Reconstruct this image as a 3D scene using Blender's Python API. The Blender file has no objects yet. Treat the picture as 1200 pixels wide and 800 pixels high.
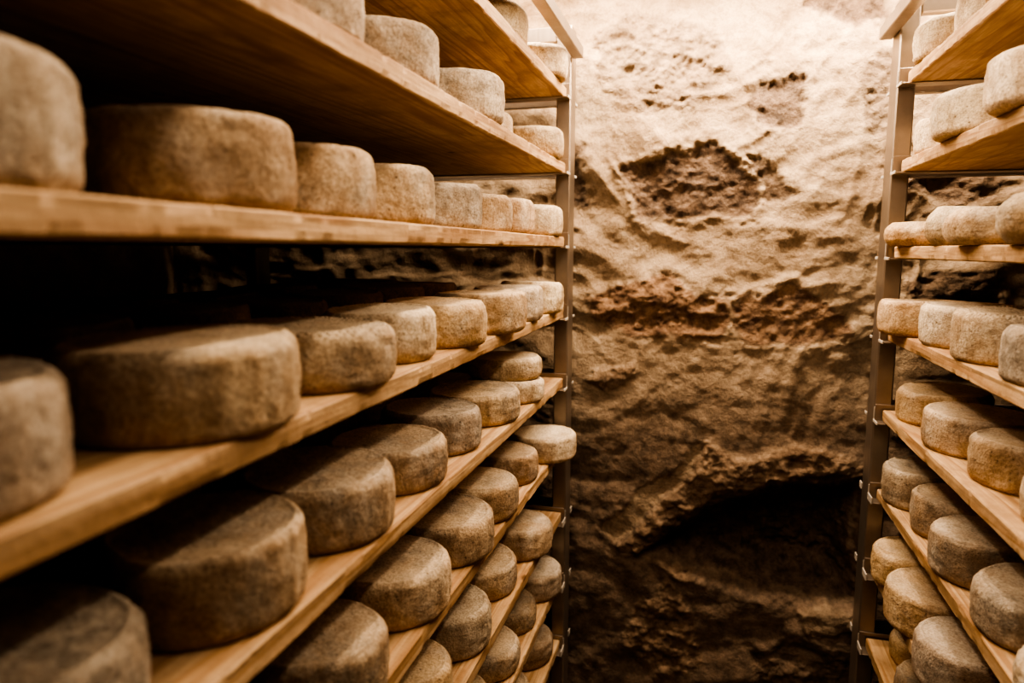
import bpy, random
import numpy as np
from math import sin, cos, pi, radians, atan2, hypot

EZ = 1.5                      # eye height above the floor; heights below are relative to the eye
C = bpy.context.scene.collection

# ------------------------------------------------------------------ noise
def _hash(ix, iy, iz, s):
    h = (ix * 374761393 + iy * 668265263 + iz * 2147483647 + s * 1274126177) & 0xffffffff
    h = ((h ^ (h >> 13)) * 1274126177) & 0xffffffff
    h = ((h ^ (h >> 16)) * 2246822519) & 0xffffffff
    return ((h ^ (h >> 15)) & 0xffff) / 32767.5 - 1.0
def vnoise(x, y, z, s=0):
    x = np.asarray(x, float); y = np.asarray(y, float) + 0 * x; z = np.asarray(z, float) + 0 * x
    ix, iy, iz = [np.floor(a).astype(np.int64) for a in (x, y, z)]
    fx, fy, fz = x - ix, y - iy, z - iz
    u, v, w = [t * t * t * (t * (t * 6 - 15) + 10) for t in (fx, fy, fz)]
    def h(a, b, c): return _hash(ix + a, iy + b, iz + c, s)
    def L(a, b, t): return a + (b - a) * t
    return L(L(L(h(0,0,0), h(1,0,0), u), L(h(0,1,0), h(1,1,0), u), v),
             L(L(h(0,0,1), h(1,0,1), u), L(h(0,1,1), h(1,1,1), u), v), w)
def fbm(x, y, z, o=4, s=0, g=.5):
    a, t, n = 1., 0., 0.
    for i in range(o):
        t = t + a * vnoise(x, y, z, s + i * 17); n += a
        x, y, z = x * 2.03 + 5.1, y * 2.03 + 1.7, z * 2.03 + 9.2; a *= g
    return t / n
def ridged(x, y, z, o=4, s=0):
    a, t, n = 1., 0., 0.
    for i in range(o):
        t = t + a * (1 - np.abs(vnoise(x, y, z, s + i * 13)) * 2); n += a
        x, y, z = x * 2.1, y * 2.1, z * 2.1; a *= .55
    return t / n

# ------------------------------------------------------------------ object helpers
def mesh_obj(name, verts, faces, mat, parent=None, smooth=False, loc=(0, 0, 0)):
    me = bpy.data.meshes.new(name)
    me.from_pydata([tuple(map(float, v)) for v in verts], [], [tuple(map(int, f)) for f in faces])
    if smooth: me.polygons.foreach_set('use_smooth', [True] * len(me.polygons))
    me.materials.append(mat); me.update()
    o = bpy.data.objects.new(name, me); C.objects.link(o); o.location = loc
    if parent: o.parent = parent
    return o
def tag(o, label, cat, group=None, kind=None):
    o['label'] = label; o['category'] = cat
    if group: o['group'] = group
    if kind: o['kind'] = kind
class MB:
    def __init__(s): s.v = []; s.f = []
    def box(s, x0, x1, y0, y1, z0, z1, c=.0015):
        # box with small chamfers on every edge
        n = len(s.v)
        x0, x1 = min(x0, x1), max(x0, x1)
        c = min(c, (x1 - x0) * .4, (y1 - y0) * .4, (z1 - z0) * .4)
        idx = {}
        for i, X in enumerate((x0, x1)):
            for j, Y in enumerate((y0, y1)):
                for k, Z in enumerate((z0, z1)):
                    sx, sy, sz = (1, -1)[i] * c, (1, -1)[j] * c, (1, -1)[k] * c
                    for a, p in enumerate(((X, Y + sy, Z + sz), (X + sx, Y, Z + sz), (X + sx, Y + sy, Z))):
                        idx[i, j, k, a] = len(s.v); s.v.append(p)
        q = lambda *l: s.f.append([idx[t] for t in l])
        for i in (0, 1): q((i,0,0,0), (i,1,0,0), (i,1,1,0), (i,0,1,0))
        for j in (0, 1): q((0,j,0,1), (1,j,0,1), (1,j,1,1), (0,j,1,1))
        for k in (0, 1): q((0,0,k,2), (1,0,k,2), (1,1,k,2), (0,1,k,2))
        for i in (0, 1):
            for j in (0, 1): q((i,j,0,0), (i,j,1,0), (i,j,1,1), (i,j,0,1))
            for k in (0, 1): q((i,0,k,0), (i,1,k,0), (i,1,k,2), (i,0,k,2))
        for j in (0, 1):
            for k in (0, 1): q((0,j,k,1), (1,j,k,1), (1,j,k,2), (0,j,k,2))
        for i in (0, 1):
            for j in (0, 1):
                for k in (0, 1): s.f.append([idx[i,j,k,0], idx[i,j,k,1], idx[i,j,k,2]])
    def build(s, name, mat, parent=None, loc=(0, 0, 0)):
        import bmesh
        o = mesh_obj(name, s.v, s.f, mat, parent, False, loc)
        bm = bmesh.new(); bm.from_mesh(o.data); bmesh.ops.recalc_face_normals(bm, faces=bm.faces)
        bm.to_mesh(o.data); bm.free()
        return o

# ------------------------------------------------------------------ materials
def newmat(name):
    m = bpy.data.materials.new(name); m.use_nodes = True
    nt = m.node_tree; nt.nodes.clear()
    out = nt.nodes.new('ShaderNodeOutputMaterial'); b = nt.nodes.new('ShaderNodeBsdfPrincipled')
    nt.links.new(b.outputs[0], out.inputs[0])
    return m, nt, b
def N(nt, t, **k):
    n = nt.nodes.new(t)
    for a, v in k.items(): setattr(n, a, v)
    return n
def S(nt, sock, v):
    if hasattr(v, 'is_output') or isinstance(v, bpy.types.NodeSocket): nt.links.new(v, sock)
    else: sock.default_value = v
def noise(nt, vec, scale, detail=6, rough=.55, dist=0):
    n = N(nt, 'ShaderNodeTexNoise'); S(nt, n.inputs['Vector'], vec)
    n.inputs['Scale'].default_value = scale; n.inputs['Detail'].default_value = detail
    n.inputs['Roughness'].default_value = rough; n.inputs['Distortion'].default_value = dist
    return n.outputs['Fac']
def ramp(nt, fac, stops):
    r = N(nt, 'ShaderNodeValToRGB'); S(nt, r.inputs[0], fac)
    e = r.color_ramp.elements
    while len(e) < len(stops): e.new(.5)
    for i, (p, c) in enumerate(stops):
        e[i].position = p; e[i].color = (c, c, c, 1) if isinstance(c, (int, float)) else (*c, 1)
    return r.outputs[0]
def mix(nt, fac, a, b, mode='MIX'):
    m = N(nt, 'ShaderNodeMix', data_type='RGBA', blend_type=mode)
    S(nt, m.inputs[0], fac)
    for s, v in ((m.inputs[6], a), (m.inputs[7], b)):
        if isinstance(v, tuple) and len(v) == 3: v = (*v, 1)
        S(nt, s, v)
    return m.outputs[2]
def math(nt, op, a, b=0., c=0.):
    m = N(nt, 'ShaderNodeMath', operation=op)
    S(nt, m.inputs[0], a); S(nt, m.inputs[1], b); S(nt, m.inputs[2], c)
    return m.outputs[0]
def bump(nt, h, strength, dist, prev=None):
    b = N(nt, 'ShaderNodeBump'); b.inputs['Strength'].default_value = strength; b.inputs['Distance'].default_value = dist
    S(nt, b.inputs['Height'], h)
    if prev is not None: nt.links.new(prev, b.inputs['Normal'])
    return b.outputs[0]
def seeded(nt, scale=(1, 1, 1)):
    tc = N(nt, 'ShaderNodeTexCoord'); oi = N(nt, 'ShaderNodeObjectInfo')
    mp = N(nt, 'ShaderNodeMapping'); nt.links.new(tc.outputs['Object'], mp.inputs[0])
    mp.inputs['Scale'].default_value = scale
    cx = N(nt, 'ShaderNodeCombineXYZ')
    r = math(nt, 'MULTIPLY', oi.outputs['Random'], 37.)
    for i in range(3): nt.links.new(r, cx.inputs[i])
    nt.links.new(cx.outputs[0], mp.inputs['Location'])
    return mp.outputs[0], oi, tc

# cheese rind
def make_cheese(woven=False):
    m, nt, b = newmat('cheese_rind_woven' if woven else 'cheese_rind')
    vec, oi, tc = seeded(nt)
    tint = oi.outputs['Color']; mold = oi.outputs['Alpha']
    geo = N(nt, 'ShaderNodeNewGeometry'); sep = N(nt, 'ShaderNodeSeparateXYZ'); nt.links.new(geo.outputs['Normal'], sep.inputs[0])
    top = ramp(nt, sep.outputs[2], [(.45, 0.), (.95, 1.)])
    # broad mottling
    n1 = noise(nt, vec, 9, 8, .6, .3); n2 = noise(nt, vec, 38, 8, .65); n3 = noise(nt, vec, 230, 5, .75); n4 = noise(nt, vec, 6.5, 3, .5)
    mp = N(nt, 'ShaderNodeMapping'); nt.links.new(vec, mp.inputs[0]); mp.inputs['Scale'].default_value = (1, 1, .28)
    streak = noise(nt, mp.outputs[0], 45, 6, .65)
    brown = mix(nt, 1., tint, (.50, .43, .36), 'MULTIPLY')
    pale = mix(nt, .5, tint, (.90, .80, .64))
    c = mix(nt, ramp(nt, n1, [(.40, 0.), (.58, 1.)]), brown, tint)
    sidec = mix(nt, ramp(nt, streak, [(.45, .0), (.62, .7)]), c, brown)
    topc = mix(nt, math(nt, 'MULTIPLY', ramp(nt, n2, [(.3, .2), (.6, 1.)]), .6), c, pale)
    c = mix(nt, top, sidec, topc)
    # grey mould blotches
    g = math(nt, 'MULTIPLY', ramp(nt, n4, [(.44, 0.), (.58, 1.)]), ramp(nt, n2, [(.38, .15), (.6, 1.)]))
    c = mix(nt, math(nt, 'MULTIPLY', g, mold), c, (.20, .175, .14))
    # white bloom
    w = ramp(nt, noise(nt, vec, 13, 8, .7, .4), [(.50, 0.), (.68, .5)])
    c = mix(nt, w, c, (.72, .64, .53))
    # orange foot of the rind
    so = N(nt, 'ShaderNodeSeparateXYZ'); nt.links.new(tc.outputs['Object'], so.inputs[0])
    foot = ramp(nt, math(nt, 'MULTIPLY_ADD', n1, .03, so.outputs[2]), [(.015, .2), (.045, 0.)])
    c = mix(nt, foot, c, mix(nt, 1., tint, (.95, .68, .42), 'MULTIPLY'))
    # specks and pits
    vo = N(nt, 'ShaderNodeTexVoronoi'); nt.links.new(vec, vo.inputs[0]); vo.inputs['Scale'].default_value = 95
    sp = math(nt, 'MULTIPLY', ramp(nt, vo.outputs['Distance'], [(.10, 1.), (.24, 0.)]), ramp(nt, n2, [(.5, 0.), (.6, .8)]))
    c = mix(nt, sp, c, (.13, .085, .05))
    c = mix(nt, ramp(nt, n3, [(.38, .62), (.56, 0.)]), c, mix(nt, 1., c, (.42, .36, .30), 'MULTIPLY'))
    S(nt, b.inputs['Base Color'], c)
    b.inputs['Roughness'].default_value = .82; b.inputs['Specular IOR Level'].default_value = .25
    nb = bump(nt, n3, .8, .0024)
    nb = bump(nt, noise(nt, vec, 70, 6, .65), .85, .005, nb)
    nb = bump(nt, streak, .5, .004, nb)
    nb = bump(nt, math(nt, 'MULTIPLY', sp, -1.), .5, .002, nb)
    if woven:
        w1 = N(nt, 'ShaderNodeTexWave', wave_type='BANDS', bands_direction='X'); w2 = N(nt, 'ShaderNodeTexWave', wave_type='BANDS', bands_direction='Y')
        for x in (w1, w2):
            nt.links.new(tc.outputs['Object'], x.inputs[0]); x.inputs['Scale'].default_value = 48; x.inputs['Distortion'].default_value = .25
        ww = math(nt, 'MULTIPLY', math(nt, 'MULTIPLY', w1.outputs['Fac'], w2.outputs['Fac']), top)
        nb = bump(nt, ww, 1., .0022, nb)
        S(nt, b.inputs['Base Color'], mix(nt, math(nt, 'MULTIPLY', ww, .85), c, mix(nt, 1., c, (.36, .31, .25), 'MULTIPLY')))
    S(nt, b.inputs['Normal'], nb)
    return m

def make_wood():
    m, nt, b = newmat('spruce_board')
    vec, oi, tc = seeded(nt)
    mp = N(nt, 'ShaderNodeMapping'); nt.links.new(vec, mp.inputs[0]); mp.inputs['Scale'].default_value = (1, .055, 1)
    v = mp.outputs[0]
    big = noise(nt, v, 9, 3, .5, .4)
    rings = math(nt, 'FRACT', math(nt, 'MULTIPLY', big, 13.))
    rings = ramp(nt, rings, [(.0, 0.), (.5, .2), (.90, 1.), (1., 0.)])
    fib = noise(nt, v, 260, 4, .6)
    tone = noise(nt, vec, 3.5, 4, .55)
    c = mix(nt, ramp(nt, tone, [(.3, 0.), (.7, 1.)]), (.42, .28, .15), (.66, .48, .29))
    c = mix(nt, math(nt, 'MULTIPLY', rings, .75), c, (.28, .145, .06))
    c = mix(nt, ramp(nt, fib, [(.4, .38), (.62, 0.)]), c, (.24, .13, .06))
    # dirt and rind stains
    st = ramp(nt, noise(nt, vec, 11, 7, .65), [(.50, 0.), (.70, .6)])
    c = mix(nt, st, c, (.20, .115, .055))
    # knots
    kv = N(nt, 'ShaderNodeMapping'); nt.links.new(vec, kv.inputs[0]); kv.inputs['Scale'].default_value = (1, .6, 1)
    vo = N(nt, 'ShaderNodeTexVoronoi'); nt.links.new(kv.outputs[0], vo.inputs[0]); vo.inputs['Scale'].default_value = 7
    kn = ramp(nt, vo.outputs['Distance'], [(.045, .9), (.085, 0.)])
    c = mix(nt, kn, c, (.10, .045, .018))
    S(nt, b.inputs['Base Color'], c)
    b.inputs['Roughness'].default_value = .68; b.inputs['Specular IOR Level'].default_value = .3
    sm = N(nt, 'ShaderNodeMapping'); nt.links.new(vec, sm.inputs[0]); sm.inputs['Scale'].default_value = (.12, 1, .4)
    sm.inputs['Rotation'].default_value = (0, 0, .25)
    nb = bump(nt, fib, .45, .0012)
    nb = bump(nt, noise(nt, sm.outputs[0], 240, 2, .5), .35, .0012, nb)
    nb = bump(nt, noise(nt, vec, 55, 6, .65), .5, .0025, nb)
    S(nt, b.inputs['Normal'], nb)
    return m

def make_steel(name, col, rough):
    m, nt, b = newmat(name)
    tc = N(nt, 'ShaderNodeTexCoord'); mp = N(nt, 'ShaderNodeMapping'); nt.links.new(tc.outputs['Object'], mp.inputs[0])
    mp.inputs['Scale'].default_value = (40, 40, 1.2)
    n = noise(nt, mp.outputs[0], 6, 4, .6); n2 = noise(nt, tc.outputs['Object'], 9, 5, .6)
    c = mix(nt, ramp(nt, n2, [(.35, 0.), (.7, 1.)]), tuple(x * .72 for x in col), col)
    S(nt, b.inputs['Base Color'], c)
    b.inputs['Metallic'].default_value = .85
    S(nt, b.inputs['Roughness'], math(nt, 'MULTIPLY_ADD', n, .22, rough - .1))
    S(nt, b.inputs['Normal'], bump(nt, n, .12, .001))
    return m

def make_wallmat():
    m, nt, b = newmat('stone_and_mortar')
    at = N(nt, 'ShaderNodeAttribute', attribute_name='tint')
    tc = N(nt, 'ShaderNodeTexCoord'); vec = tc.outputs['Object']
    sep = N(nt, 'ShaderNodeSeparateColor'); nt.links.new(at.outputs['Color'], sep.inputs[0])
    rock_shade, red, rough = sep.outputs[0], sep.outputs[1], sep.outputs[2]
    n1 = noise(nt, vec, 5, 7, .6, .5); n2 = noise(nt, vec, 26, 8, .65); n3 = noise(nt, vec, 130, 5, .7); n4 = noise(nt, vec, 300, 3, .7)
    mort = mix(nt, ramp(nt, n1, [(.33, 0.), (.66, 1.)]), (.27, .195, .125), (.44, .345, .24))
    mort = mix(nt, ramp(nt, n2, [(.35, .55), (.58, 0.)]), mort, (.17, .115, .07))
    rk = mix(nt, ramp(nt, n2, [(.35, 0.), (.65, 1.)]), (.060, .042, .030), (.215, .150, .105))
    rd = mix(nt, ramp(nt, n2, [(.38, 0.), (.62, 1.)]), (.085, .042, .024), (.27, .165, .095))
    c = mix(nt, rock_shade, mort, rk); c = mix(nt, red, c, rd)
    c = mix(nt, ramp(nt, n3, [(.35, .45), (.55, 0.)]), c, mix(nt, 1., c, (.5, .45, .4), 'MULTIPLY'))
    S(nt, b.inputs['Base Color'], c)
    b.inputs['Roughness'].default_value = .85; b.inputs['Specular IOR Level'].default_value = .3
    nb = bump(nt, n4, .5, .002)
    nb = bump(nt, n3, .8, .005, nb)
    hh = math(nt, 'MULTIPLY', n2, math(nt, 'MULTIPLY_ADD', rough, 1.0, .35))
    nb = bump(nt, hh, .8, .014, nb)
    S(nt, b.inputs['Normal'], nb)
    return m

def make_plain(name, col, sc=8):
    m, nt, b = newmat(name)
    tc = N(nt, 'ShaderNodeTexCoord'); n = noise(nt, tc.outputs['Object'], sc, 7, .6)
    S(nt, b.inputs['Base Color'], mix(nt, n, tuple(x * .6 for x in col), col)); b.inputs['Roughness'].default_value = .85
    S(nt, b.inputs['Normal'], bump(nt, noise(nt, tc.outputs['Object'], sc * 6, 6, .65), .5, .01))
    return m

CHEESE, WOVEN, WOOD = make_cheese(), make_cheese(True), make_wood()
STEEL = make_steel('brushed_steel', (.36, .30, .245), .40)
STEEL_CUT = make_steel('bright_cut_steel', (.66, .62, .56), .5)
STEEL_CUT.node_tree.nodes['Principled BSDF'].inputs['Metallic'].default_value = .3
BLACK = make_plain('black_plastic', (.02, .018, .015))
WALL = make_wallmat()

# ------------------------------------------------------------------ rough stone surfaces
def smooth(e0, e1, x):
    t = np.clip((x - e0) / (e1 - e0), 0, 1); return t * t * (3 - 2 * t)
def sdf(poly, u, v):
    P = np.array(poly, float); n = len(P)
    d = np.full(u.shape, 1e9); ins = np.zeros(u.shape, bool)
    for i in range(n):
        a, b = P[i], P[(i + 1) % n]
        ex, ey = b - a; wx, wy = u - a[0], v - a[1]
        t = np.clip((wx * ex + wy * ey) / (ex * ex + ey * ey), 0, 1)
        d = np.minimum(d, (wx - ex * t) ** 2 + (wy - ey * t) ** 2)
        cnd = (a[1] > v) != (b[1] > v)
        with np.errstate(divide='ignore', invalid='ignore'):
            xi = (b[0] - a[0]) * (v - a[1]) / (b[1] - a[1] + 1e-12) + a[0]
        ins ^= cnd & (u < xi)
    return np.where(ins, -1, 1) * np.sqrt(d)
STONES = {   # outline in wall metres (across, up from eye level), depth, roughness, soft edge, rock, red, lip
'rough_top':([(-0.359,0.560),(-0.331,0.633),(-0.247,0.667),(-0.118,0.666),(-0.013,0.608),(0.025,0.494),(-0.006,0.427),(-0.086,0.399),(-0.180,0.385),(-0.273,0.437),(-0.328,0.504)], .008,.042,.030,.45,0,.003),
'small_right':([(0.080,0.396),(0.137,0.453),(0.223,0.464),(0.239,0.326),(0.199,0.312),(0.132,0.341)], -.022,.018,.012,1.,.0,.006),
'central':([(-0.242,0.250),(-0.165,0.276),(-0.071,0.292),(0.034,0.270),(0.104,0.205),(0.127,0.158),(0.122,0.112),(0.041,0.082),(-0.087,0.069),(-0.229,0.104)], -.020,.016,.012,1.,.1,.008),
'central_b':([(0.075,0.264),(0.113,0.267),(0.159,0.220),(0.199,0.180),(0.231,0.154),(0.164,0.128),(0.136,0.142),(0.128,0.188)], -.020,.012,.010,.85,.1,.004),
'top_right':([(0.189,0.711),(0.26,0.80),(0.425,0.80),(0.432,0.591),(0.362,0.586),(0.256,0.626),(0.203,0.645)], -.02,.02,.015,1.,.1,.004),
'edge_right':([(0.364,0.483),(0.406,0.523),(0.441,0.510),(0.456,0.284),(0.401,0.286),(0.378,0.385)], -.005,.025,.02,.6,0,.003),
'upper_left':([(-0.413,0.304),(-0.370,0.314),(-0.348,0.228),(-0.352,0.130),(-0.403,0.106)], -.02,.02,.015,.8,.1,.003),
'red_a':([(-0.342,-0.134),(-0.229,-0.095),(-0.119,-0.063),(-0.069,-0.104),(0.049,-0.115),(0.080,-0.187),(0.055,-0.261),(-0.063,-0.276),(-0.199,-0.271),(-0.315,-0.219)], -.008,.034,.028,.25,.85,.004),
'red_b':([(0.068,-0.126),(0.231,-0.107),(0.344,-0.168),(0.391,-0.237),(0.239,-0.264),(0.102,-0.255)], -.010,.016,.022,.25,.8,.005),
'knob':([(-0.364,-0.404),(-0.312,-0.359),(-0.198,-0.335),(-0.204,-0.374),(-0.311,-0.438)], .020,.026,.02,.4,.35,.0),
'groove':([(-0.303,-0.854),(-0.023,-0.591),(0.033,-0.592),(-0.244,-0.900)], -.020,.002,.010,.1,0,.004),
'rim':([(-0.243,-0.914),(-0.050,-0.677),(0.008,-0.581),(0.140,-0.596),(0.322,-0.563),(0.439,-0.595),(0.447,-0.731),(0.100,-0.768),(0.031,-0.881),(-0.038,-1.026)], .026,.036,.03,.45,.35,.0),
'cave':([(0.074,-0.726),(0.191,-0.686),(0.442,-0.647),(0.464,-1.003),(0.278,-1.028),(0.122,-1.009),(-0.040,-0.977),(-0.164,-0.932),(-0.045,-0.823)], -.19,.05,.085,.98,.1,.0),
'low_patch':([(-0.205,-1.091),(-0.064,-1.030),(0.016,-1.129),(0.046,-1.263),(-0.106,-1.346),(-0.200,-1.276)], .0,.035,.03,.4,.4,.0),
'low_stone':([(0.303,-1.064),(0.359,-1.029),(0.447,-1.027),(0.452,-1.102),(0.330,-1.134)], .03,.010,.02,.3,0,.0),
'low_right':([(0.168,-1.215),(0.308,-1.151),(0.448,-1.181),(0.460,-1.380),(0.226,-1.426)], -.05,.03,.03,.8,.1,.0),
}
rnd = random.Random(5)
def extra_stones():
    out = []
    for i in range(60):
        side = -1 if i % 2 else 1
        cx = side * rnd.uniform(.62, 1.75); cz = rnd.uniform(-1.35, .9)
        a = rnd.uniform(.09, .2); b_ = a * rnd.uniform(.5, .8)
        if any(hypot(cx - o[0], cz - o[1]) < a + o[2] for o in out): continue
        out.append((cx, cz, a, b_))
    return out
def wall_relief(u, v):
    wu = u + .045 * fbm(u * 9, v * 9, 0, 5, 3, .62); wv = v + .045 * fbm(u * 9, v * 9, 5, 5, 9, .62)
    # trowelled mortar: broad bulges and drawn ridges
    h = .030 * fbm(u * 2.6 + 1.5 * vnoise(u * 2, v * 2, 2, 5), v * 3.4, 1, 3, 21)
    calm = 1 - .75 * smooth(.13, .05, sdf(STONES['groove'][0], u, v))
    h += .0095 * calm * fbm(u * 6 + 2.2 * vnoise(u * 2.5, v * 2.5, 7, 5), v * 11 + 1.6 * vnoise(u * 3, v * 3, 3, 8), 4, 4, 31)
    up = smooth(-.55, -.1, v)
    h += .019 * up * ridged(u * 3.2 + .9 * vnoise(u * 3, v * 3, 6, 15), v * 5.5 + 1.3 * vnoise(u * 2.2, v * 2.2, 4, 16), 2, 3, 111)
    h += .0045 * fbm(u * 15 + v * 8, v * 22, 5, 4, 121)
    h += .0028 * fbm(u * 34, v * 40, 2, 4, 41)
    low = smooth(.1, -.5, v)
    h += low * .006 * calm * fbm(u * 5 - v * 6, (v * 9 + u * 5), 6, 4, 51)
    rock_shade = .85 * smooth(-.25, -.66, v + .10 * fbm(u * 3, v * 4, 2, 3, 77)); red = np.zeros_like(u); rough = np.zeros_like(u)  # darkens the mortar downwards: the lamp's falloff put into the wall tint
    crag = ridged(u * 11, v * 14, 3, 5, 61) * .55 + fbm(u * 24, v * 28, 8, 4, 71) * .6
    fine = fbm(u * 70, v * 78, 8, 3, 81); lipn = fbm(u * 9, v * 9, 12, 2, 83) * 1.2
    items = list(STONES.values())
    items += [([(cx + a * cos(t) * (1 + .2 * sin(3 * t + cx * 9)), cz + b_ * sin(t) * (1 + .2 * cos(2 * t + cz * 7))) for t in np.linspace(0, 2 * pi, 9)[:-1]],
               -.02, .04, .03, .8, .15, .004) for cx, cz, a, b_ in extra_stones()]
    for poly, dep, ra, soft, rk, rd, lip in items:
        P = np.array(poly); m = (u > P[:, 0].min() - .12) & (u < P[:, 0].max() + .12) & (v > P[:, 1].min() - .12) & (v < P[:, 1].max() + .12)
        if not m.any(): continue
        d = sdf(poly, wu[m], wv[m])
        k = smooth(soft * .5, -soft, d)
        h[m] = h[m] * (1 - .25 * k) + dep * (1. if dep < -.1 else .45) * k + ra * .85 * k * (crag[m] * .75 + fine[m] * .22) + lip * .8 * np.exp(-((d - .010) / .014) ** 2) * (.5 + fine[m] + lipn[m])
        kc = smooth(.006, -.012, d + .006 * fine[m])
        rock_shade[m] = np.maximum(rock_shade[m] * (1 - kc), rk * kc); red[m] = np.maximum(red[m] * (1 - kc), rd * kc); rough[m] = np.maximum(rough[m], kc)
    return h, rock_shade, red, rough
def stone_grid(name, us, vs, base, axis, label, relief=wall_relief, flip=False):
    U, V = np.meshgrid(us, vs)
    h, rock_shade, red, rough = relief(U, V)
    if axis == 'y': X, Y, Z = U, base - np.minimum(h, .075), V + EZ
    elif axis == 'x-': X, Y, Z = base + h, U, V + EZ
    elif axis == 'x+': X, Y, Z = base - h, U, V + EZ
    elif axis == 'z': X, Y, Z = U, V, base - h
    nu, nv = len(us), len(vs)
    co = np.stack([X, Y, Z], -1).reshape(-1, 3)
    i = (np.arange(nv - 1)[:, None] * nu + np.arange(nu - 1)[None]).ravel()
    f = np.stack([i, i + 1, i + 1 + nu, i + nu], -1)
    if flip: f = f[:, ::-1]
    me = bpy.data.meshes.new(name)
    me.vertices.add(len(co)); me.vertices.foreach_set('co', co.ravel())
    me.loops.add(f.size); me.loops.foreach_set('vertex_index', f.ravel())
    me.polygons.add(len(f)); me.polygons.foreach_set('loop_start', np.arange(0, f.size, 4)); me.polygons.foreach_set('loop_total', np.full(len(f), 4))
    me.polygons.foreach_set('use_smooth', np.ones(len(f), bool))
    me.update(); me.validate()
    at = me.color_attributes.new('tint', 'FLOAT_COLOR', 'POINT')
    at.data.foreach_set('color', np.stack([rock_shade, red, rough, np.ones_like(rock_shade)], -1).astype(np.float32).ravel())
    me.materials.append(WALL)
    o = bpy.data.objects.new(name, me); C.objects.link(o)
    tag(o, label, 'wall' if 'wall' in name else name, kind='structure')
    return o
WY = 2.115
us = np.concatenate([np.arange(-1.95, -.52, .012), np.arange(-.52, .56, .0042), np.arange(.56, 1.95, .014)])
vs = np.concatenate([np.arange(-1.5, -1.36, .02), np.arange(-1.36, .80, .0045), np.arange(.80, 1.16, .02)])
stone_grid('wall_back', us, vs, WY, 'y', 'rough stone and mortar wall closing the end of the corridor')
def plain_relief(u, v):
    h = .07 * fbm(u * 2.3, v * 2.6, 3, 5, 91) + .02 * ridged(u * 6, v * 7, 1, 4, 95)
    r = smooth(.05, .3, fbm(u * 3, v * 4, 9, 3, 99))
    return h, r * .8, r * .1, r
stone_grid('wall_left', np.arange(-1.6, 2.2, .035), np.arange(-1.5, 1.16, .035), -1.86, 'x-', 'dark rough stone wall behind the left rack', plain_relief, True)
stone_grid('wall_right', np.arange(-1.6, 2.2, .035), np.arange(-1.5, 1.16, .035), 1.86, 'x+', 'dark rough stone wall behind the right rack', plain_relief)
stone_grid('wall_front', np.arange(-1.95, 1.95, .06), np.arange(-1.5, 1.16, .06), -1.55, 'y', 'rough stone wall behind the viewer', lambda u, v: tuple(-x if i == 0 else x for i, x in enumerate(plain_relief(u, v))), True)
stone_grid('ceiling', np.arange(-1.95, 1.96, .06), np.arange(-1.6, 2.2, .06), EZ + 1.12, 'z', 'rough plastered stone ceiling above the racks', plain_relief, True)
fl = MB(); fl.box(-1.95, 1.95, -1.6, 2.3, -.06, 0)
fo = fl.build('floor', make_plain('worn_concrete', (.16, .115, .075), 5)); tag(fo, 'worn brown concrete floor between the racks', 'floor', kind='structure')

# ------------------------------------------------------------------ racks
TH, SP = .028, .2
RACK = {'L': dict(sg=1, xl=-.3777, xe=-.388, D=1.9595, z0=.00668, n=9, depth=1.05),
        'R': dict(sg=-1, xl=.4108, xe=.4266, D=1.8965, z0=-.01899, n=9, depth=1.05)}
SIDE = {'L': 'left', 'R': 'right'}
ORD = ['top', 'second', 'third', 'fourth', 'fifth', 'sixth', 'seventh', 'eighth', 'bottom']
def shelf_z(s, k): return RACK[s]['z0'] - SP * (k - 2)          # underside of the board, relative to the eye
PD = .075                                                        # post depth
for s, r in RACK.items():
    sg, xl, D = r['sg'], r['xl'], r['D']
    e = bpy.data.objects.new('steel_rack', None); C.objects.link(e); e.location = (xl - sg * .5, D, 0)
    tag(e, 'brushed steel rack with slotted posts along the %s side of the corridor' % SIDE[s], 'rack', 'steel racks')
    off = (-(xl - sg * .5), -D, 0)
    xb = xl - sg * r['depth']
    ptop = EZ + (.60 if s == 'L' else .585)
    for yy in (D, -.42):
        for xx in (xl, xb + sg * .04):
            m = MB(); m.box(xx - sg * .04, xx, yy, yy + PD, 0, ptop, .003); m.build('post', STEEL, e, off)
        m = MB(); m.box(xl - sg * .042, xb + sg * .042, yy + .004, yy + .034, ptop - .042, ptop - .002, .003)
        m.build('cross_bar', STEEL, e, off)
        for k in range(r['n']):
            z = EZ + shelf_z(s, k)
            for near in (True, False):
                y0, y1 = (yy - .042, yy - .0005) if near else (yy + PD + .0005, yy + PD + .022)
                m = MB()
                wall_y = (y1 - .003, y1) if near else (y0, y0 + .003)
                xa, xc = xl - sg * .002, xb
                m.box(xa, xc, y0, y1, z - .0035, z - .0005, .0008)
                m.box(xa, xc, wall_y[0], wall_y[1], z - .0005, z + .040, .0008)
                o = m.build('shelf_rail', STEEL, e, off)
                m = MB()                                     # bright sawn end of the angle iron
                cap = .0025 if k < 5 else .013
                m.box(xa + sg * .0002, xa + sg * .0035, y0, y1, z - .0045, z + cap, .0008)
                if near: m.box(xa + sg * .0002, xa + sg * .0025, wall_y[0] + .001, wall_y[1], z, z + .034, .0004)
                m.build('rail_end', STEEL_CUT, o)
    # top side tube with black plug
    zt = EZ + (.512 if s == 'L' else .506)
    y_end = D + (.012 if s == 'L' else .075)
    m = MB(); m.box(xl + sg * .001, xl + sg * .031, -.42, y_end, zt, zt + .03, .002); t = m.build('top_tube', STEEL, e, off)
    m = MB(); m.box(xl + sg * .005, xl + sg * .027, y_end, y_end + .008, zt + .004, zt + .026, .002); p = m.build('end_plug', BLACK, t)
    p['label'] = 'black plastic end plug'

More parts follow.
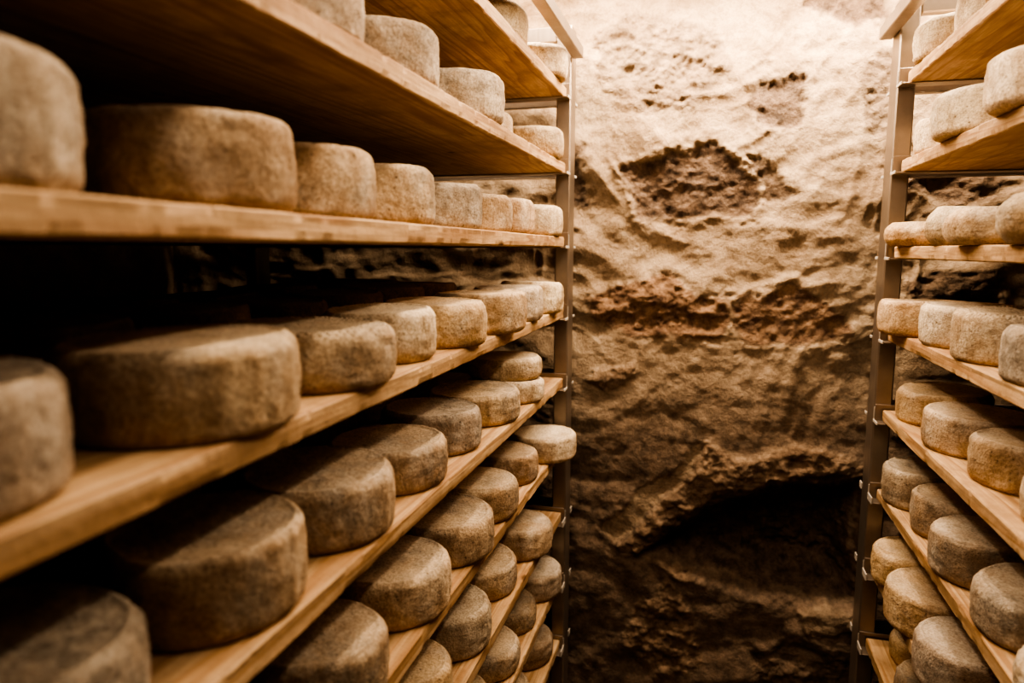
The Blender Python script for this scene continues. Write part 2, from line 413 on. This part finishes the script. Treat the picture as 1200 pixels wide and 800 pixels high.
# boards: one wide spruce board per level
def board(s, k):
    r = RACK[s]; sg = r['sg']
    rg = random.Random(k * 3 + (s == 'L'))
    y0, y1 = -.46, r['D'] - (.0055 if s == 'L' else .010) - rg.uniform(0, .003)
    if s == 'R' and k < 2: y1 -= .012
    W = r['depth'] - .05
    nx, ny = 14, 420
    ys = np.linspace(y0, y1, ny)
    # cross-section ring (x inwards from the front edge, z up)
    sec = []
    c = .0022
    xs_in = np.linspace(.02, W - .02, 6)
    sec += [(0, c), (0, TH * .35), (0, TH * .68), (0, TH - c), (c, TH)]
    sec += [(x, TH) for x in xs_in] + [(W - c, TH), (W, TH - c), (W, c), (W - c, 0)]
    sec += [(x, 0) for x in xs_in[::-1]] + [(c, 0)]
    sec = np.array(sec); n = len(sec)
    V = np.zeros((ny, n, 3))
    seed = 100 + k * 7 + (50 if s == 'L' else 0)
    for j, (a, z) in enumerate(sec):
        front = 1. if a < .01 else 0.
        wav = .0014 * fbm(ys * 5, z * 60, a, 3, seed) * front
        chip = smooth(.10, .40, fbm(ys * 40, z * 12, 3, 4, seed + 5)) * .0022 * front * (1 if (z < .004 or z > TH - .004) else .1)
        V[:, j, 0] = -sg * (a + wav * 1. + chip + .0015 * front)
        V[:, j, 1] = ys
        dz = .0012 * fbm(ys * 9, a, z * 40, 2, seed + 9) * (1 if a < .01 else 0)
        V[:, j, 2] = z + (-abs(dz) if z > TH / 2 else abs(dz))
    V[-1, :, 1] += .002 * fbm(sec[:, 0] * 20, sec[:, 1] * 50, 0, 2, seed)
    faces = []
    for i in range(ny - 1):
        for j in range(n):
            a, b = i * n + j, i * n + (j + 1) % n
            faces.append((a, b, b + n, a + n))
    faces.append(tuple(range(n))); faces.append(tuple((ny - 1) * n + j for j in range(n))[::-1])
    o = mesh_obj('shelf_board', V.reshape(-1, 3), faces, WOOD, None, False, (r['xe'], 0, EZ + shelf_z(s, k)))
    if s == 'R': o.data.flip_normals()
    tag(o, 'rough spruce shelf board, %s level of the %s steel rack' % (ORD[k] if k else 'top', SIDE[s]), 'shelf', 'spruce boards on the %s rack' % SIDE[s])
    return o
for s, kk in (('L', range(9)), ('R', range(8))):
    for k in kk: board(s, k)

# ------------------------------------------------------------------ cheese wheels
def wheel_mesh(R, H, seed, rounder=0., seg=96):
    rg = random.Random(seed)
    rb = min(H * .32, .006 + .004 * rg.random() + rounder * .018); rt = min(H * .36, .006 + .004 * rg.random() + rounder * .018)
    bulge = .0025 + rounder * .004
    prof = [(0., 0.), (R * .5, 0.), (R - rb - .012, 0.), (R - rb - .004, 0.)]
    for i in range(1, 7):
        t = i / 6 * pi / 2; prof.append((R - rb + rb * sin(t), rb - rb * cos(t)))
    ns = 12
    for i in range(1, ns): prof.append((R, rb + (H - rb - rt) * i / ns))
    for i in range(0, 8):
        t = i / 7 * pi / 2; prof.append((R - rt + rt * cos(t), H - rt + rt * sin(t)))
    for q in (.97, .93, .86, .76, .64, .5, .34, .17, .06): prof.append(((R - rt) * q, H))
    prof.append((0., H))
    P = np.array(prof); n = len(P)
    th = np.linspace(0, 2 * pi, seg, endpoint=False)
    RR, TT = np.meshgrid(P[:, 0], th); ZZ = np.meshgrid(P[:, 1], th)[0]
    x, y, z = RR * np.cos(TT), RR * np.sin(TT), ZZ.copy()
    fz = np.clip(z / H, 0, 1)
    side = smooth(R * .72, R * .98, RR)
    r = RR + side * (bulge * (np.sin(fz * pi) - 1))
    lowf = fbm(x / R * 1.3, y / R * 1.3, z * 9, 2, seed)
    mid = fbm(x * 42, y * 42, z * 42, 3, seed + 3)
    fine = fbm(x * 150, y * 150, z * 150, 2, seed + 7)
    r = r - side * (.0030 * (lowf + 1) * .5 + .0036 * np.abs(mid) + .0016 * np.abs(fine))
    # vertical cloth pleats on the side
    pl = fbm(np.cos(TT) * 9, np.sin(TT) * 9, fz * .8, 3, seed + 11)
    r = r - side * .0022 * np.clip(pl, 0, 1) * np.sin(fz * pi)
    top = smooth(.55, .95, fz)
    ridge = np.exp(-((RR - (R - rt * .9)) / .005) ** 2) * .0020
    dome = -.0025 * (1 - (RR / R) ** 2) * (1 if seed % 3 else -1)
    z = z + top * (ridge + dome + .0022 * lowf + .0012 * mid + .0006 * fine)
    tilt = .0028 * np.cos(TT - rg.uniform(0, 6.28)) * RR / R
    z = z + top * tilt
    z = np.where((RR < R - rb * .5) & (fz < .5), 0, z); z = np.maximum(z, 0)
    r = np.where(RR < 1e-6, 0, np.minimum(np.maximum(r, 0), R))
    X, Y = r * np.cos(TT), r * np.sin(TT)
    V = [(0, 0, 0)]; 
    core = np.stack([X, Y, z], -1)[:, 1:-1]
    m = n - 2
    V += list(core.reshape(-1, 3)); V.append((0, 0, float(z[0, -1])))
    F = []
    for i in range(seg):
        a, b = i * m + 1, ((i + 1) % seg) * m + 1
        F.append((0, b, a))
        for j in range(m - 1): F.append((a + j, b + j, b + j + 1, a + j + 1))
        F.append((a + m - 1, b + m - 1, len(V) - 1))
    return V, F
TONE = {  # tint, mould amount, wording
 'cream': ((.80, .68, .50), .25, 'pale cream'),
 'tan':   ((.71, .555, .375), .55, 'warm tan'),
 'gold':  ((.78, .59, .36), .2, 'golden yellow'),
 'grey':  ((.60, .51, .40), .80, 'grey-mottled'),
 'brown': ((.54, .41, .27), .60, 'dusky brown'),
 'speck': ((.70, .55, .37), .75, 'brown-speckled'),
 'woven': ((.72, .58, .41), .40, 'cloth-printed'),
}
#   shelf level, centre x, centre y, radius, height, tone   (front row, nearest the viewer first)
WHEELS = {
'L': [
 (0,-0.496,1.539,0.105,0.08,'cream'),(0,-0.463,1.8515,0.1,0.072,'cream'),
 (1,-0.501,0.7572,0.11,0.085,'grey'),(1,-0.496,1.0033,0.105,0.082,'grey'),(1,-0.484,1.3147,0.105,0.084,'grey'),(1,-0.551,1.6349,0.1,0.08,'cream'),(1,-0.4717,1.8515,0.1,0.075,'tan'),
 (2,-0.496,0.3377,0.105,0.09,'grey'),(2,-0.496,0.6,0.105,0.088,'brown'),(2,-0.491,0.7985,0.092,0.082,'speck'),(2,-0.494,0.9935,0.098,0.08,'speck'),(2,-0.491,1.2139,0.1,0.078,'grey'),(2,-0.491,1.4143,0.1,0.075,'tan'),(2,-0.491,1.6164,0.1,0.075,'tan'),(2,-0.4717,1.8515,0.1,0.075,'cream'),
 (3,-0.5026,0.3093,0.11,0.084,'grey'),(3,-0.483,0.556,0.1145,0.080,'tan'),(3,-0.4722,0.7760,0.106,0.072,'woven'),(3,-0.4783,0.9716,0.090,0.075,'cream'),(3,-0.463,1.1589,0.098,0.072,'gold'),(3,-0.447,1.3691,0.1,0.078,'speck'),(3,-0.4568,1.6084,0.09,0.077,'grey'),(3,-0.4506,1.8192,0.09,0.078,'cream'),
 (4,-0.4985,0.368,0.105,0.078,'grey'),(4,-0.4875,0.583,0.104,0.086,'brown'),(4,-0.4843,0.7935,0.1055,0.08,'brown'),(4,-0.4816,0.9995,0.0995,0.066,'tan'),(4,-0.487,1.1995,0.0975,0.075,'grey'),(4,-0.4813,1.4301,0.105,0.063,'speck'),(4,-0.4717,1.6492,0.1,0.05,'cream'),
 (5,-0.491,0.5284,0.1,0.08,'brown'),(5,-0.4703,0.7488,0.1,0.08,'brown'),(5,-0.475,0.9793,0.105,0.076,'tan'),(5,-0.4641,1.1979,0.1,0.077,'brown'),(5,-0.47,1.4019,0.1,0.074,'tan'),(5,-0.4772,1.6372,0.095,0.071,'brown'),(5,-0.4206,1.849,0.095,0.066,'cream'),
 (6,-0.4851,1.0233,0.1,0.072,'gold'),(6,-0.4784,1.2247,0.1,0.081,'grey'),(6,-0.4887,1.4571,0.1,0.068,'tan'),(6,-0.4534,1.6808,0.1,0.073,'brown'),
 (7,-0.4973,1.2713,0.1,0.06,'gold'),(7,-0.483,1.472,0.0995,0.058,'speck'),(7,-0.484,1.665,0.092,0.06,'brown'),(7,-0.4601,1.8557,0.097,0.07,'grey'),
 (8,-0.491,1.6,0.1,0.065,'tan'),(8,-0.485,1.8516,0.1,0.065,'brown'),
],
'R': [
 (0,0.5206,1.3847,0.1,0.08,'cream'),(0,0.5349,1.587,0.1,0.075,'cream'),(0,0.5115,1.7894,0.1,0.078,'cream'),
 (1,0.4923,1.2601,0.1,0.08,'cream'),(1,0.4931,1.5358,0.1,0.08,'cream'),(1,0.5259,1.7881,0.1,0.075,'cream'),
 (2,0.4916,1.1772,0.095,0.074,'speck'),(2,0.4766,1.3841,0.09,0.06,'speck'),(2,0.5016,1.57,0.095,0.07,'cream'),(2,0.4689,1.8035,0.085,0.052,'gold'),
 (3,0.5208,1.1728,0.105,0.082,'grey'),(3,0.5226,1.3936,0.1075,0.086,'woven'),(3,0.5131,1.5991,0.0965,0.082,'cream'),(3,0.4754,1.793,0.097,0.077,'gold'),
 (4,0.5468,1.1356,0.1,0.07,'cream'),(4,0.5456,1.3418,0.105,0.075,'tan'),(4,0.5287,1.5525,0.105,0.074,'tan'),(4,0.5309,1.79,0.1,0.074,'gold'),
 (5,0.5052,0.9988,0.0995,0.06,'cream'),(5,0.5226,1.2041,0.104,0.076,'grey'),(5,0.5167,1.4145,0.1035,0.082,'grey'),(5,0.5221,1.6127,0.092,0.082,'brown'),(5,0.5061,1.7978,0.0925,0.088,'grey'),
 (6,0.4979,1.3858,0.105,0.082,'grey'),(6,0.494,1.5972,0.105,0.085,'gold'),(6,0.4935,1.797,0.09,0.084,'gold'),
 (7,0.5173,1.6341,0.085,0.06,'brown'),(7,0.5433,1.8052,0.085,0.06,'gold'),
],
}
def add_wheel(s, k, x, y, R, H, tone, label, group, seed, seg=96, z=None, rounder=0.):
    V, F = wheel_mesh(R - .0012, H, seed, rounder, seg)
    zz = EZ + shelf_z(s, k) + TH if z is None else z
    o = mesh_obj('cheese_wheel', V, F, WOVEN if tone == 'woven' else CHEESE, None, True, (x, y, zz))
    o.rotation_euler.z = 0 if tone == 'woven' else (seed * 1.7) % 6.28
    t, a, _ = TONE[tone]; rg = random.Random(seed); j = 1 + rg.uniform(-.07, .07)
    o.color = (t[0] * j, t[1] * j * (1 + rg.uniform(-.012, .012)), t[2] * j * (1 + rg.uniform(-.03, .03)), a)
    tag(o, label, 'cheese', group)
    return o
seed = 1
NUM = ['nearest', 'second', 'third', 'fourth', 'fifth', 'sixth', 'seventh', 'farthest']
for s in 'LR':
    lv = {}
    for w in WHEELS[s]: lv.setdefault(w[0], []).append(w)
    for k, ws in lv.items():
        for i, (k, x, y, R, H, tone) in enumerate(ws):
            n = len(ws)
            if i == 0: pos = 'nearest the camera'
            elif i == n - 1: pos = 'nearest the end wall'
            elif i <= n // 2: pos = '%s from the camera end' % NUM[i]
            else: pos = '%s from the end wall' % NUM[n - 1 - i]
            lab = '%s cheese wheel on the %s rack\'s %s shelf, %s' % (TONE[tone][2], SIDE[s], ORD[k], pos)
            seed += 1
            add_wheel(s, k, x, y, R, H, tone, lab, 'front row cheese wheels on the %s rack' % SIDE[s], seed, 112 if y < 1.1 else 72, None, 1. if (s, k) == ('R', 2) else .15)
# the wheel stacked on the last one of the left rack's fifth shelf
add_wheel('L', 4, -.479, 1.664, .097, .050, 'cream', 'pale cheese wheel lying on top of another at the far end, left rack fifth shelf',
          'front row cheese wheels on the left rack', 301, 72, EZ + shelf_z('L', 4) + TH + .0525, .15)
# rear rows, hardly lit
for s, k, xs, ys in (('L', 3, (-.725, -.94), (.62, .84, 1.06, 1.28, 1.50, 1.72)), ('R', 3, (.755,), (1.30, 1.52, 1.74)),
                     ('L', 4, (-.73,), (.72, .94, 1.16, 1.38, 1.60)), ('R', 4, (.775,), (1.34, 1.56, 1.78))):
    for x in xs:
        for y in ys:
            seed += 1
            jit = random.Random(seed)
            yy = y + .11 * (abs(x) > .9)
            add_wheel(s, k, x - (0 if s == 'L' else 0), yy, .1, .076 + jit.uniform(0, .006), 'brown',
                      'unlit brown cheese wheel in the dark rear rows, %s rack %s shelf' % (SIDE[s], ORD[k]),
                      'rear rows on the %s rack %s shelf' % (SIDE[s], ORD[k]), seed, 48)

# ------------------------------------------------------------------ light
def area(name, loc, size, sy, power, col, rot):
    l = bpy.data.lights.new(name, 'AREA'); l.shape = 'RECTANGLE'; l.size = size; l.size_y = sy; l.energy = power; l.color = col
    o = bpy.data.objects.new(name, l); C.objects.link(o); o.location = loc; o.rotation_euler = rot
    return o
WARM = (1., .77, .55)
area('ceiling_lamp', (0.0, 1.88, EZ + .75), 1.7, .06, 66, WARM, (radians(8), 0, 0))
for sx in (-1, 1):
    area('corridor_fill', (sx * .24, .85, EZ + .53), .05, 1.1, 7.0, WARM, (0, 0, 0))  # unseen strips added low on each side to light the opposite wheel tops
w = bpy.data.worlds.new('cellar'); bpy.context.scene.world = w; w.use_nodes = True
w.node_tree.nodes['Background'].inputs[0].default_value = (1, .75, .5, 1); w.node_tree.nodes['Background'].inputs[1].default_value = .01

# ------------------------------------------------------------------ camera
cam = bpy.data.cameras.new('camera'); co = bpy.data.objects.new('camera', cam); C.objects.link(co)
F_, YAW, PITCH, ROLL = 826.35, .26977, .13027, .00288
cam.sensor_width = 36; cam.lens = F_ / 1200 * 36; cam.clip_start = .02
from mathutils import Matrix, Vector
F = Vector((-sin(YAW) * cos(PITCH), cos(YAW) * cos(PITCH), -sin(PITCH))); X = Vector((cos(YAW), sin(YAW), 0)); U = X.cross(F)
X2 = X * cos(ROLL) + U * sin(ROLL); U2 = -X * sin(ROLL) + U * cos(ROLL)
co.matrix_world = Matrix(((X2.x, U2.x, -F.x, 0), (X2.y, U2.y, -F.y, 0), (X2.z, U2.z, -F.z, EZ), (0, 0, 0, 1)))
cam.dof.use_dof = True; cam.dof.focus_distance = 1.45; cam.dof.aperture_fstop = 2.8
sc = bpy.context.scene; sc.camera = co
sc.view_settings.view_transform = 'AgX'; sc.view_settings.look = 'AgX - High Contrast'; sc.view_settings.exposure = .02
